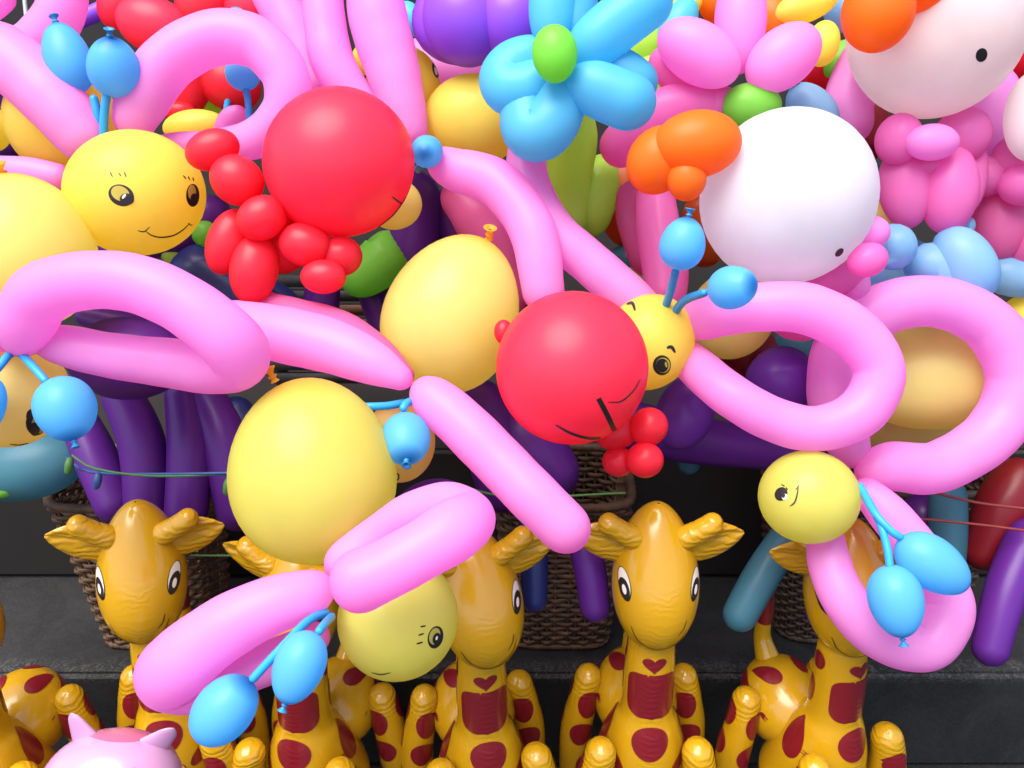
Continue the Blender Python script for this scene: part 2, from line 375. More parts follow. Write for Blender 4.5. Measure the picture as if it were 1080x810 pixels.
# ------------------------------------------------------------------ wicker baskets on the step
def basket(cx, cy, hx, hy, h, flare, mat, label, rows=22, stakes=52):
    root = thing('wicker_basket', (cx, cy, TREAD_Z + .002), label, 'basket', 'wicker baskets on the step')
    base = Vector((cx, cy, TREAD_Z + .002))
    def ring(t, off, z):
        p = 5; c, s_ = math.cos(t), math.sin(t); k = 1 + flare * z / h
        return base + Vector(((hx * k + off) * abs(c) ** (2 / p) * (1 if c > 0 else -1), (hy * k + off) * abs(s_) ** (2 / p) * (1 if s_ > 0 else -1), z))
    # even spacing round the rounded rectangle
    raw = [ring(2 * math.pi * i / 720, 0, 0) for i in range(721)]; L = [0]
    for i in range(720): L.append(L[-1] + (raw[i + 1] - raw[i]).length)
    def ang(u):
        q = (u % 1) * L[-1]; lo, hi = 0, 720
        while hi - lo > 1:
            m = (lo + hi) // 2
            if L[m] <= q: lo = m
            else: hi = m
        return 2 * math.pi * (lo + (q - L[lo]) / (L[hi] - L[lo])) / 720
    G = Geo(); r = h / rows * .42; ns = stakes * 4
    for j in range(rows):
        z = h * (j + .5) / rows; rings = []
        for i in range(ns + 1):
            u = i / ns; off = .0045 * math.cos(math.pi * stakes * u + math.pi * j) + random.uniform(-.0006, .0006)
            c = ring(ang(u), off, z + random.uniform(-.0005, .0005)); o_ = (ring(ang(u), 1, z) - ring(ang(u), 0, z)).normalized()
            rings.append([c + o_ * (math.cos(a) * r * .7) + Vector((0, 0, math.sin(a) * r)) for a in (0, 1.05, 2.09, 3.14, 4.19, 5.24)])
        G.grid(rings, mat)
    G.build('woven_wall', root)
    S = Geo()
    for i in range(stakes):
        t = ang(i / stakes)
        S.tube([ring(t, 0, 0), ring(t, 0, h * .5), ring(t, 0, h * 1.0)], [.003] * 3, mat, ns=6, cap=(0, 0), nmul=.2)
    S.build('stakes', root)
    E = Geo()
    for z, rr in ((h + .008, .011), (.008, .008)):
        E = Geo(); E.grid([[ring(ang(i / 160), 0, z) + (ring(ang(i / 160), 1, z) - ring(ang(i / 160), 0, z)).normalized() * (math.cos(a) * rr * (1 + .25 * math.sin(i * 1.9 + a))) + Vector((0, 0, math.sin(a) * rr)) for a in [q * math.pi / 4 for q in range(8)]] for i in range(161)], mat)
        E.build('rim' if z > .1 else 'base_ring', root)
    return root
# ------------------------------------------------------------------ inflatable giraffes
GH = .83      # height of the middle of the head over the floor
def hit_loc(axis):
    def h(tree, x, y, off):
        """axis: 'f' marks seen from the front (x, z), 's' from +x side (y, z)"""
        if axis == 'f': o, dr = Vector((x, -3, y)), Vector((0, 1, 0))
        elif axis == 't': o, dr = Vector((x, y - GH, 3)), Vector((0, 0, -1))
        elif axis == 'r': o, dr = Vector((3, x, y)), Vector((-1, 0, 0))
        else: o, dr = Vector((-3, x, y)), Vector((1, 0, 0))
        r = tree.ray_cast(o, dr)
        if r[0] is None: return None
        nn = r[1] if r[1].dot(dr) < 0 else -r[1]
        if abs(nn.dot(dr)) < .12: return None
        return r[0] + nn * off
    return h
def spots(G, marks):
    tree = BVHTree.FromPolygons([tuple(v) for v in G.v], list(G.f))
    for ax, x, z, shp in marks: blob(G, tree, x, z + GH, shp, 'giraffe_spot', hit=hit_loc(ax), off=.0013, rings=10)
def make_giraffe():
    root = thing('inflatable_giraffe', (0, 0, 0), 'x', 'inflatable giraffe', 'inflatable giraffes along the step')
    V = lambda x, w_, z: Vector((x, -w_, z + GH))      # w towards the viewer
    # torso with neck
    G = Geo()
    G.tube([V(0, .005, -.10), V(0, .015, -.20), V(0, .02, -.30), V(0, .02, -.345), V(0, .01, -.43), V(0, -.02, -.56), V(0, -.03, -.62)], [.045, .052, .055, .070, .095, .105, .085], 'giraffe_yellow', ns=72, nmul=5)
    G.tube([V(0, -.02, -.46), V(0, -.09, -.42), V(0, -.15, -.41), V(0, -.20, -.43)], [.09, .095, .095, .07], 'giraffe_yellow', ns=64, nmul=4)
    spots(G, [('t', .045, .13, drop(.036, .022, 70)), ('t', -.045, .13, drop(.036, .022, 110)), ('t', .0, .19, ell(.022, .028)), ('t', .062, .19, ell(.018, .022)), ('t', -.062, .19, ell(.018, .022)),
              ('f', 0, -.166, heart(.024, .017)), ('f', 0, -.240, rsq(.047, .052, 5)),
              ('f', 0, -.345, ell(.038, .036)), ('f', -.080, -.315, drop(.040, .030, 90)), ('f', .078, -.32, drop(.040, .030, 90)),
              ('f', -.068, -.405, drop(.030, .016, -50)), ('f', .068, -.405, drop(.030, .016, 50)), ('f', 0, -.425, ell(.036, .022)),
              ('r', .0, -.165, ell(.018, .020)), ('l', .0, -.17, ell(.018, .020)), ('r', .008, -.25, ell(.015, .035)), ('l', .008, -.25, ell(.015, .035)),
              ('r', .17, -.37, drop(.040, .022, 10)), ('r', .18, -.43, drop(.036, .028, 80)), ('r', .0, -.37, drop(.05, .034, 90)),
              ('l', .17, -.37, drop(.040, .022, 10)), ('l', .18, -.43, drop(.036, .028, 80)), ('l', .0, -.37, drop(.05, .034, 90)),
              ('r', .03, -.55, ell(.04, .03)), ('l', .03, -.55, ell(.04, .03))])
    G.build('body', root, origin=V(0, 0, -.4), crease=lambda p: max(0, 1 - abs(p.x) / .03) * .15 if p.y < 0 else 0)
    # head, nose downwards
    H = Geo()
    rg = []
    for i in range(91):
        u = .5 - .5 * math.cos(math.pi * i / 90); u = min(max(u, .0004), .9996); z = .137 - .281 * u
        rr_ = .0875 * math.sin(math.pi * u ** 1.195) ** .46; cw = -.034 + .056 * (u * u * (3 - 2 * u))
        rg.append([V(rr_ * math.cos(q * math.pi / 36), cw + rr_ * math.sin(q * math.pi / 36), z) for q in range(72)])
    H.grid(rg, 'giraffe_yellow')
    ho = H.build('head', root, origin=V(0, 0, 0), crease=lambda p: max(0, 1 - (abs(p.x) / .045) ** 2) * (.07 if p.y < -.02 else 0) * min(1, max(0, (GH + .06 - p.z) / .05)))
    tree = BVHTree.FromPolygons([tuple(v) for v in H.v], H.f)
    for sd_ in (1, -1):
        E = Geo(); hs = hit_loc('f')
        ex = .068 * sd_; ez = GH + .008
        blob(E, tree, ex, ez, ell(.0110, .0250, -6 * sd_), 'ink', hit=hs, off=.0009)
        blob(E, tree, ex, ez + .001, ell(.0096, .0232, -6 * sd_), 'eye_white', hit=hs, off=.0014)
        blob(E, tree, ex, ez - .0065, ell(.0092, .0168, -6 * sd_), 'ink', hit=hs, off=.0019)
        blob(E, tree, ex, ez - .0065, ell(.0036, .0076, -6 * sd_), 'eye_white', hit=hs, off=.0024)
        E.build('eye', ho)
    S = Geo(); stroke(S, tree, [(-.056, GH - .062), (-.038, GH - .095), (0, GH - .113), (.038, GH - .095), (.056, GH - .062)], .0022, 'ink', hit=hit_loc('f'), off=.0009, step=.002)
    stroke(S, tree, [(.050, GH - .045), (.045, GH - .062), (.034, GH - .074)], .002, 'ink', hit=hit_loc('f'), off=.0009, step=.002)
    S.build('smile', ho)
    for sd_ in (1, -1):
        E = Geo()       # leaf-shaped ear with a pinched, pointed end and a fold
        P0, P1 = V(.050 * sd_, -.02, .040), V(.166 * sd_, -.01, .092); ax = (P1 - P0).normalized(); up = Vector((-ax.z * sd_, 0, ax.x * sd_)).normalized(); fr = Vector((0, -1, 0)); rings = []
        for i in range(26):
            t = i / 25; wd = .041 * (math.sin(math.pi * min(1, t * .86 + .12)) ** .8) * (1 if t < .93 else .9); th = .019 * (1 - t) ** .6 + .0018
            c = P0.lerp(P1, t) + up * (.010 * math.sin(t * 3) - .004)
            rings.append([c + up * (math.cos(a) * wd) + fr * (math.sin(a) * th * (1 - .75 * math.exp(-((math.cos(a) * 2.6 - .25) ** 2)) * min(1, max(0, (t - .35) * 2)) if math.sin(a) > 0 else math.sin(a) * th)) for a in [q * 2 * math.pi / 32 for q in range(32)]])
        E.grid(rings, 'giraffe_yellow'); E.build('ear', ho, crease=lambda p: .4)
        N = Geo(); N.tube([V(.030 * sd_, -.005, .070), V(.077 * sd_, .0, .098), V(.118 * sd_, .0, .126)], [.024, .0215, .0215], 'giraffe_yellow', ns=24)
        N.build('horn', ho, crease=lambda p: .3)
    for (x, w_, top, lean, r) in ((.112, .080, -.34, .010, .037), (.122, -.12, -.335, .014, .035)):
        for sd_ in (1, -1):
            L = Geo(); xx = x * sd_
            L.tube([V(xx * .86, w_, top), V(xx, w_ + .01, top - .09), V(xx + lean * sd_, w_ + .01, top - .2), V(xx + lean * sd_, w_ + .015, -GH + r * .9)], [r * .85, r, r * 1.08, r * .9], 'giraffe_yellow', ns=48, nmul=3)
            ms = []
            for q, (dx, dz, sp) in enumerate(((-.012 * sd_, -.075, ell(.026, .034)), (.004 * sd_, -.155, ell(.027, .032)), (-.01 * sd_, -.25, ell(.025, .035)))):
                ms.append(('f', xx + dx, top + dz, sp)); ms.append(('r' if sd_ > 0 else 'l', -w_ + .005, top + dz + .02, ell(.022, .03)))
            spots(L, ms); L.build('leg', root, crease=lambda p, tz=top: .35 * max(0, 1 - abs(p.z - GH - tz + .02) / .06))
    TL = Geo(); TL.tube([V(0, -.16, -.36), V(0, -.20, -.30), V(0, -.205, -.25)], [.032, .021, .017], 'giraffe_yellow', ns=24, cap=(1, 0)); 
    TL.build('tail', root)
    TT = Geo(); TT.tube([V(0, -.205, -.25), V(0, -.205, -.205), V(0, -.198, -.14)], [.0175, .019, .006], 'giraffe_spot', ns=24, cap=(0, 1)); TT.build('tail_tuft', root)
    return root
def children(o): return [c for c in bpy.data.objects if c.parent == o]
def copy_tree(o, parent=None):
    c = o.copy(); COL.objects.link(c)
    if parent: c.parent = parent
    for ch in children(o): copy_tree(ch, c)
    return c
gir = make_giraffe()
# px, py of the middle of the head, distance, yaw (+ turns the face to the right of the picture), scale
for i, (px, py, d, yaw, sc, lab) in enumerate((
        (692, 606, 1.62, 0, 1.0, 'inflatable giraffe facing straight out between the two round red balloons and the baskets'),
        (149, 602, 1.64, 9, .99, 'inflatable giraffe with its whole head bare, furthest left of those showing a face'),
        (505, 628, 1.62, 12, 1.0, 'inflatable giraffe whose forehead is behind the end of a folded pink wing'),
        (312, 634, 1.66, -14, 1.03, 'inflatable giraffe whose head is hidden by the largest pale yellow balloon'),
        (897, 618, 1.64, 25, 1.0, 'inflatable giraffe turned sideways with its dark red tail up'),
        (-58, 640, 1.60, 2, 1.0, 'inflatable giraffe cut off by the left edge, only spotted legs showing'))):
    o = gir if i == 0 else copy_tree(gir)
    p = at(px, py, d); o.location = (p.x, p.y, FLOOR_Z); s_ = (p.z - FLOOR_Z) / GH
    o.scale = (sc * .95, sc, s_); o.rotation_euler = (0, 0, R(yaw)); o['label'] = lab
    hd = [c for c in children(o) if c.name.startswith('head')][0]; hd.rotation_euler = tuple(R(a_) for a_ in ((0, 0, 0), (3, 4, 4), (-3, -5, 0), (2, 4, -5), (4, -3, -24), (0, 0, 75))[i])
    if i == 5:
        for c in children(o):
            if c.name.startswith('tail'): bpy.data.objects.remove(c)
# pink inflatable pig
pg = at(118, 826, 1.28)
pig = thing('inflatable_pig', (pg.x, pg.y, 0), 'pale pink glossy inflatable pig head with two pointed ears at the bottom', 'inflatable pig')
G = Geo(); G.pear(pg, (1, 0, .03), .104, .078, 'pig_pink'); ph = G.build('head', pig)
tree = bvh(ph)
E = Geo(); blob(E, tree, 122, 772, ell(34, 11, 4), 'pig_blush', off=.0008); E.build('blush', ph)
for dx in (-22, 24):
    E = Geo(); blob(E, tree, 118 + dx, 818, ell(6, 8), 'ink', off=.0012); E.build('eye', ph)
for x0, y0, x1, y1, w1 in ((96, 788, 75, 752, 20), (148, 798, 184, 768, 24)):
    E = Geo(); a_, b_ = at(x0, y0, 1.29), at(x1, y1, 1.27); ax = (b_ - a_).normalized(); up = ax.cross(Vector((0, 1, .3))).normalized(); fr = ax.cross(up)
    E.grid([[a_.lerp(b_, t / 14) + up * math.cos(q) * rad(w1, 1.28) * (1 - t / 14 * .72) * math.sqrt(max(.02, 1 - max(0, (t - 11) / 3) ** 2)) + fr * math.sin(q) * .013 * (1 - t / 18) * math.sqrt(max(.02, 1 - max(0, (t - 11) / 3) ** 2)) for q in [k * math.pi / 12 for k in range(24)]] for t in range(15)], 'pig_pink'); E.build('ear', ph)
G = Geo(); G.pear(at(118, 845, 1.2), CR @ Vector((0, 0, 1)), .02, .03, 'pig_pink'); G.build('snout', ph)
G = Geo(); G.tube([pg + Vector((0, .02, -.02)), pg + Vector((0, .05, -.18)), Vector((pg.x, pg.y + .05, .16))], [.06, .10, .09], 'pig_pink', ns=36); G.build('body', pig)
for sx in (-1, 1):
    for sy in (-1, 1):
        G = Geo(); G.tube([Vector((pg.x + .05 * sx, pg.y + .05 + .04 * sy, .14)), Vector((pg.x + .06 * sx, pg.y + .05 + .05 * sy, .03))], [.035, .03], 'pig_pink', ns=20); G.build('leg', pig)
# baskets
def gx(px, py, y):  # world x for photo column px on row py at depth plane y
    dr = at(px, py, 1) - CAM; return dr.x / dr.y * y
basket(gx(168, 600, 1.80), 1.80, .135, .11, .44, .32, 'wicker', 'brown wicker basket under the purple balloons at the left', rows=28, stakes=38)
basket(gx(590, 600, 1.80), 1.80, .125, .11, .44, .30, 'wicker', 'brown wicker basket behind the loose end of the long pink balloon', rows=28, stakes=38)
basket(gx(915, 600, 1.80), 1.82, .225, .11, .46, .26, 'dark_wicker', 'dark wicker basket, widest of the three, under the right balloons', rows=34, stakes=60)
# ================================================================== balloon butterflies
CAT = 'balloon butterfly'; GRP = 'balloon butterflies with yellow heads and pink wings'
def antenna(parent, stem, ball, sr=4.2, k=.1, knot=True, ballmat='sky'):
    """stem: (px,py,d) points; ball: x,y,d,a,b,ang(deg to the tied end),tilt"""
    d0 = stem[0][2]
    a = T([(x, y, d, sr) for x, y, d in stem], 'stem_blue', 'antenna', parent)
    x, y, d, aa, bb, ang, tilt = ball
    b = B(x, y, d, aa, bb, ang, ballmat, 'antenna_ball', a, k=k, neck=.9, tilt=tilt)
    if knot:
        p, ax = tip(x, y, d, aa, ang, tilt, .99); nozzle(p, ax, rad(3.8, d), 'stem_blue', a)
def marks(head, fn):
    # eyes and lines drawn in black marker; each one a piece of its own on the head
    tree = bvh(head); fn(Pieces(head), tree)
class Pieces:
    def __init__(s, head): s.head = head; s.eye = None
def _wrap(fn, nm):
    def f(G, tree, *a, **k):
        if not isinstance(G, Pieces): return fn(G, tree, *a, **k)
        if fn is _blob and k.get('off', 0) and G.eye is not None:      # pupil or glint: goes with the eye drawn before it
            o = G.eye; g = Geo(); g2 = GEO[o.name]; fn(g2, tree, *a, **k); par = o.parent; nme = o.name.split('.')[0]
            bpy.data.objects.remove(o); G.eye = g2.build(nme, par); return
        g = Geo(); fn(g, tree, *a, **k)
        if g.f:
            o = g.build(nm, G.head)
            if fn is _blob: G.eye = o
    return f
_blob, _stroke = blob, stroke
blob = _wrap(_blob, 'eye'); stroke = _wrap(_stroke, 'drawn_line')
def open_eye(G, t, x, y, a, b, ang, px=.35, py=.25):
    blob(G, t, x, y, ell(a, b, ang), 'ink'); blob(G, t, x - a * .12, y - b * .1, ell(a * .70, b * .74, ang), 'yellow', off=.0012)
    blob(G, t, x + a * px, y + b * py, ell(a * .52, b * .52, ang), 'ink', off=.0017); blob(G, t, x + a * px * .7, y + b * py * .4, ell(a * .14, b * .18, ang), 'eye_white', off=.0022)
# --- front bottom butterfly
t = thing('balloon_butterfly', at(335, 640, 1.2), 'pink and yellow balloon butterfly lowest in front, with the largest pale yellow body', CAT, GRP)
b = B(330, 496, 1.32, 98, 87, 96, 'lemon', 'body', t, k=.08, neck=.8)
p, ax = tip(330, 496, 1.32, 98, 107, 25, 1.0); nozzle(at(289, 400, 1.30), CR @ Vector((-.35, .8, .3)), rad(5.5, 1.3), 'mustard', t)
T([(345, 606, 1.22, 14), (366, 590, 1.22, 22), (398, 566, 1.22, 22), (435, 543, 1.20, 24), (472, 534, 1.17, 26), (494, 546, 1.13, 28), (480, 558, 1.09, 33), (450, 577, 1.07, 32), (400, 604, 1.06, 32), (350, 624, 1.06, 36)], 'pink', 'wing', t)
T([(345, 612, 1.20, 14), (325, 626, 1.17, 26), (280, 641, 1.15, 31), (235, 664, 1.14, 34), (192, 697, 1.14, 37), (182, 714, 1.17, 36), (214, 724, 1.19, 27), (262, 706, 1.20, 24), (310, 688, 1.20, 22), (345, 662, 1.20, 14)], 'pink', 'wing', t)
h = B(420, 652, 1.24, 64, 63, 60, 'lemon', 'head', t)
def fm(G, q):
    open_eye(G, q, 459, 672, 8, 12, 14, .1, .1)
    for a_, b_, c_, d_ in ((443, 661, 449, 660), (441, 670, 447, 668), (439, 679, 446, 677)): stroke(G, q, [(a_, b_), (c_, d_)], 1.8, 'ink')
    stroke(G, q, [(392, 709), (402, 711), (412, 709)], 1.3, 'ink')
marks(h, fm)
antenna(t, [(345, 645, 1.17), (325, 655, 1.12), (300, 680, 1.085), (264, 719, 1.08)], (236, 749, 1.08, 41, 31, 50, 0), sr=4.6, knot=False, k=0)
antenna(t, [(350, 650, 1.17), (341, 660, 1.10), (335, 668, 1.08)], (315, 704, 1.07, 39, 27, -110, 5), sr=4.6)
# --- middle butterfly, body pear with knot
t = thing('balloon_butterfly', at(435, 405, 1.45), 'balloon butterfly in the middle with yellow pear-shaped body, its wings spread left and right', CAT, GRP)
B(477, 331, 1.55, 86, 71, 68, 'pale_yellow', 'body', t, k=.10, neck=.8); nozzle(at(516, 250, 1.54), CR @ Vector((.1, .6, .6)), rad(5, 1.54), 'mustard', t)
T([(225, 335, 1.46, 22), (265, 346, 1.45, 28), (308, 355, 1.43, 30), (352, 366, 1.41, 29), (395, 384, 1.39, 23), (434, 405, 1.38, 11)], 'pink', 'wing', t)
T([(262, 318, 1.53, 16), (310, 336, 1.51, 22), (360, 352, 1.48, 24), (402, 376, 1.45, 18), (434, 402, 1.42, 9)], 'dusk_pink', 'wing', t)
T([(437, 406, 1.40, 12), (456, 420, 1.38, 24), (486, 446, 1.36, 27), (527, 487, 1.34, 28), (566, 527, 1.32, 28), (616, 576, 1.31, 27)], 'pink', 'wing', t)
h = B(421, 466, 1.47, 43, 38, 90, 'honey', 'head', t)
marks(h, lambda G, q: (stroke(G, q, [(414, 498), (420, 500), (420, 505), (416, 506)], 1.5, 'ink')))
antenna(t, [(436, 422, 1.38), (428, 426, 1.36), (424, 434, 1.35)], (428, 463, 1.33, 31, 26, -80, 50), k=.05)
antenna(t, [(430, 424, 1.40), (408, 428, 1.38), (385, 429, 1.37), (368, 431, 1.39)], (352, 440, 1.49, 26, 22, 180, 0), knot=False)
# --- left front
t = thing('balloon_butterfly', at(40, 370, 1.3), 'balloon butterfly at the left edge, long folded pink wing over a glossy yellow body', CAT, GRP)
B(20, 266, 1.47, 82, 76, 95, 'pale_yellow', 'body', t, k=.06, neck=.8); nozzle(at(4, 186, 1.46), CR @ Vector((-.1, .7, .5)), rad(6, 1.46), 'mustard', t)
T([(22, 364, 1.33, 16), (26, 346, 1.28, 28), (42, 312, 1.25, 32), (82, 297, 1.23, 31), (138, 298, 1.22, 31), (192, 320, 1.22, 32), (238, 355, 1.23, 33), (252, 378, 1.26, 32), (225, 387, 1.30, 29), (172, 382, 1.31, 26), (112, 374, 1.31, 24), (62, 363, 1.31, 21), (30, 358, 1.31, 10)], 'pink', 'wing', t)
T([(10, 368, 1.31, 16), (-16, 345, 1.29, 28), (-50, 330, 1.30, 30), (-90, 340, 1.32, 28)], 'pink', 'wing', t)
h = B(8, 414, 1.37, 60, 58, 0, 'honey', 'head', t)
def fm(G, q):
    blob(G, q, 38, 446, ell(11, 13, 0), 'ink'); blob(G, q, 41, 447, ell(8, 9.5, 0), 'honey', off=.0012); blob(G, q, 36, 452, ell(5.5, 7, 0), 'ink', off=.0017)
    stroke(G, q, [(28, 441), (31, 434), (38, 432)], 3.6, 'ink'); stroke(G, q, [(10, 468), (20, 469), (30, 467)], 1.3, 'ink')
marks(h, fm)
antenna(t, [(16, 368, 1.31), (26, 377, 1.28), (38, 390, 1.26), (50, 404, 1.25)], (69, 431, 1.24, 35, 31, -70, 10), k=.06)
antenna(t, [(16, 370, 1.31), (8, 376, 1.28), (-2, 388, 1.26), (-10, 396, 1.25)], (-19, 430, 1.24, 35, 22, -100, 10), k=.06)
# --- top left with open smiling face
t = thing('balloon_butterfly', at(130, 150, 1.6), 'balloon butterfly at upper left whose round yellow head smiles', CAT, GRP)
h = B(143, 204, 1.55, 71, 65, 8, 'yellow', 'head', t)
def fm(G, q):
    blob(G, q, 128, 206, ell(14, 11, 25), 'ink'); blob(G, q, 127, 204, ell(10, 7.5, 25), 'yellow', off=.0012); blob(G, q, 134, 210, ell(7.5, 6, 10), 'ink', off=.0017); blob(G, q, 131, 207, ell(3, 1.4, -50), 'eye_white', off=.0022)
    blob(G, q, 203, 206, ell(7, 12, 0), 'ink'); blob(G, q, 202, 203, ell(4.2, 8, 0), 'yellow', off=.0012); blob(G, q, 204, 210, ell(4, 6, 0), 'ink', off=.0017)
    for a_, b_, c_, d_ in ((116, 181, 119, 187), (125, 182, 128, 186), (131, 181, 133, 187), (193, 185, 196, 189), (198, 186, 200, 190), (203, 187, 204, 191)): stroke(G, q, [(a_, b_), (c_, d_)], 1.4, 'ink')
    stroke(G, q, [(145, 243), (152, 244), (158, 239)], 1.3, 'ink'); stroke(G, q, [(153, 243), (160, 248), (170, 250), (183, 248), (193, 242), (200, 235)], 1.5, 'ink'); stroke(G, q, [(198, 235), (200, 237), (203, 237)], 1.1, 'ink')
marks(h, fm)
B(66, 128, 1.70, 58, 56, 100, 'yellow', 'body', t)
T([(104, 168, 1.60, 17), (88, 146, 1.60, 27), (58, 108, 1.60, 32), (18, 70, 1.61, 34), (-25, 45, 1.63, 34)], 'pink', 'wing', t)
T([(137, 148, 1.60, 17), (147, 112, 1.60, 26), (176, 67, 1.60, 28), (222, 41, 1.60, 28), (268, 44, 1.60, 27), (300, 78, 1.60, 25), (301, 116, 1.61, 24), (272, 145, 1.63, 21), (228, 153, 1.65, 16), (185, 152, 1.66, 12), (150, 158, 1.64, 10)], 'pink', 'wing', t)
T([(-20, 178, 1.62, 14), (30, 181, 1.62, 15), (75, 189, 1.62, 13)], 'pink', 'wing', t)
antenna(t, [(106, 148, 1.60), (103, 122, 1.585), (98, 100, 1.58)], (71, 61, 1.59, 38, 24, 108, 0), sr=4.4)
antenna(t, [(109, 152, 1.58), (110, 120, 1.56), (113, 96, 1.55)], (120, 71, 1.545, 31, 27, 78, 38), sr=4.4)
# --- centre right, eyes behind the red ball
t = thing('balloon_butterfly', at(715, 345, 1.5), 'balloon butterfly right of the lower red ball, its yellow head peeping out', CAT, GRP)
h = B(684, 361, 1.53, 52, 47, 60, 'yellow', 'head', t)
def fm(G, q):
    stroke(G, q, [(661, 321), (667, 320), (670, 328)], 3.4, 'ink'); stroke(G, q, [(703, 367), (708, 366), (712, 372)], 3.6, 'ink')
    blob(G, q, 698, 385, ell(9.5, 10.5, 0), 'ink'); blob(G, q, 699, 385, ell(7.4, 8, 0), 'yellow', off=.0012); blob(G, q, 698, 385, ell(6.4, 7.2, 0), 'ink', off=.0017); blob(G, q, 702, 384, ell(1.2, 3, -10), 'yellow', off=.0022)
marks(h, fm)
T([(702, 346, 1.58, 14), (740, 337, 1.52, 22), (765, 330, 1.48, 24), (800, 324, 1.46, 26), (852, 326, 1.45, 27), (902, 352, 1.45, 27), (927, 392, 1.45, 26), (908, 434, 1.45, 26), (862, 452, 1.45, 24), (815, 442, 1.45, 24), (768, 415, 1.46, 23), (730, 383, 1.53, 21), (702, 358, 1.60, 14)], 'pink', 'wing', t)
T([(700, 338, 1.56, 14), (668, 316, 1.56, 22), (622, 277, 1.57, 23), (580, 238, 1.58, 23), (556, 185, 1.60, 22), (560, 135, 1.62, 20)], 'pink', 'wing', t)
T([(455, 165, 1.62, 14), (478, 178, 1.60, 22), (524, 194, 1.57, 25), (560, 240, 1.54, 25), (572, 300, 1.53, 23), (574, 330, 1.54, 20)], 'pink', 'wing', t)
B(772, 332, 1.72, 48, 44, 60, 'mustard', 'body', t)
antenna(t, [(701, 326, 1.49), (708, 305, 1.44), (713, 284, 1.40)], (720, 257, 1.38, 28, 24, 80, 15), sr=4.4)
antenna(t, [(710, 332, 1.49), (722, 317, 1.44), (745, 308, 1.38)], (773, 303, 1.34, 28, 23, 5, 55), sr=4.4, knot=False)
# --- right
t = thing('balloon_butterfly', at(905, 500, 1.5), 'balloon butterfly at the right, small yellow head tilted under two pink loops', CAT, GRP)
h = B(853, 524, 1.46, 52, 49, 0, 'lemon', 'head', t)
def fm(G, q):
    blob(G, q, 824, 521, ell(6.5, 7.5, 30), 'ink'); blob(G, q, 828, 524, ell(3, 3.2, 30), 'eye_white', off=.0012); blob(G, q, 827, 523, ell(1.6, 2.2, 30), 'ink', off=.0017)
    stroke(G, q, [(824, 511), (828, 513)], 1.3, 'ink'); stroke(G, q, [(829, 514), (831, 517)], 1.3, 'ink')
    stroke(G, q, [(842, 512), (841, 521), (838, 530), (833, 534)], 1.7, 'ink'); stroke(G, q, [(839, 517), (843, 512)], 1.2, 'ink')
marks(h, fm)
T([(905, 492, 1.55, 16), (890, 455, 1.59, 26), (880, 410, 1.60, 28), (890, 360, 1.60, 28), (935, 325, 1.60, 28), (992, 319, 1.60, 27), (1045, 345, 1.60, 28), (1071, 398, 1.60, 29), (1048, 455, 1.60, 28), (990, 492, 1.58, 27), (940, 492, 1.56, 26), (905, 500, 1.54, 17)], 'pink', 'wing', t)
T([(902, 508, 1.52, 14), (935, 540, 1.50, 21), (975, 590, 1.48, 23), (1000, 638, 1.47, 26), (978, 680, 1.46, 26), (932, 672, 1.46, 26), (893, 635, 1.47, 24), (874, 590, 1.50, 22), (872, 550, 1.53, 16)], 'pink', 'wing', t)
B(995, 394, 1.76, 96, 58, 8, 'mustard', 'body', t)
antenna(t, [(905, 510, 1.44), (925, 545, 1.38), (935, 575, 1.36), (939, 602, 1.35)], (945, 634, 1.35, 38, 28, -82, 5), sr=4.2)
antenna(t, [(907, 512, 1.44), (922, 540, 1.38), (940, 560, 1.36), (952, 568, 1.36)], (984, 595, 1.36, 43, 28, -35, 0), sr=4.2, knot=False)
# --- top middle
t = thing('balloon_butterfly', at(430, 100, 1.7), 'balloon butterfly at the top, its small yellow face half behind a thick pink tube', CAT, GRP)
h = B(425, 92, 1.76, 42, 39, 70, 'yellow', 'head', t)
marks(h, lambda G, q: (blob(G, q, 459, 74, ell(3, 8.5, -14), 'ink'), blob(G, q, 459, 75, ell(1.4, 4.5, -14), 'eye_white', off=.0012)))
B(500, 127, 1.72, 53, 47, 0, 'yellow', 'body', t)
T([(392, -25, 1.66, 30), (400, 25, 1.66, 31), (416, 80, 1.66, 28), (430, 130, 1.66, 21), (437, 158, 1.66, 14)], 'pink', 'wing', t)
T([(338, -25, 1.66, 22), (343, 25, 1.66, 22), (352, 68, 1.66, 23), (378, 108, 1.67, 20), (410, 140, 1.68, 14)], 'pink', 'wing', t)
T([(432, 45, 1.86, 14), (462, 72, 1.86, 20), (500, 78, 1.86, 20), (545, 68, 1.86, 18)], 'pink', 'wing', t)
antenna(t, [(440, 180, 1.62), (446, 172, 1.58)], (450, 160, 1.55, 24, 17, -90, 72), knot=False)
# --- upper left corner
t = thing('balloon_butterfly', at(20, 40, 1.8), 'balloon butterfly cut off by the top left corner, only its pink tubes showing', CAT, GRP)
T([(72, -30, 1.80, 22), (64, 12, 1.80, 24), (38, 48, 1.82, 26), (0, 62, 1.85, 24), (-40, 60, 1.87, 22)], 'pink', 'wing', t)
T([(12, -10, 1.85, 12), (-8, 8, 1.85, 13), (-35, 20, 1.85, 12)], 'pink', 'wing', t)
B(-12, 136, 1.80, 24, 22, 90, 'yellow', 'body', t)
T([(270, -30, 1.90, 20), (300, 10, 1.88, 24), (325, 60, 1.86, 24), (345, 105, 1.86, 20)], 'pink', 'wing', t) if False else None
t = thing('balloon_butterfly', at(300, 40, 1.86), 'balloon butterfly behind the large red ball, a one pink tube rising above it', CAT, GRP)
T([(268, -30, 1.78, 20), (298, 12, 1.78, 23), (322, 60, 1.78, 23), (340, 110, 1.78, 20)], 'pink', 'wing', t)
B(415, 215, 1.70, 30, 27, 0, 'mustard', 'body', t)
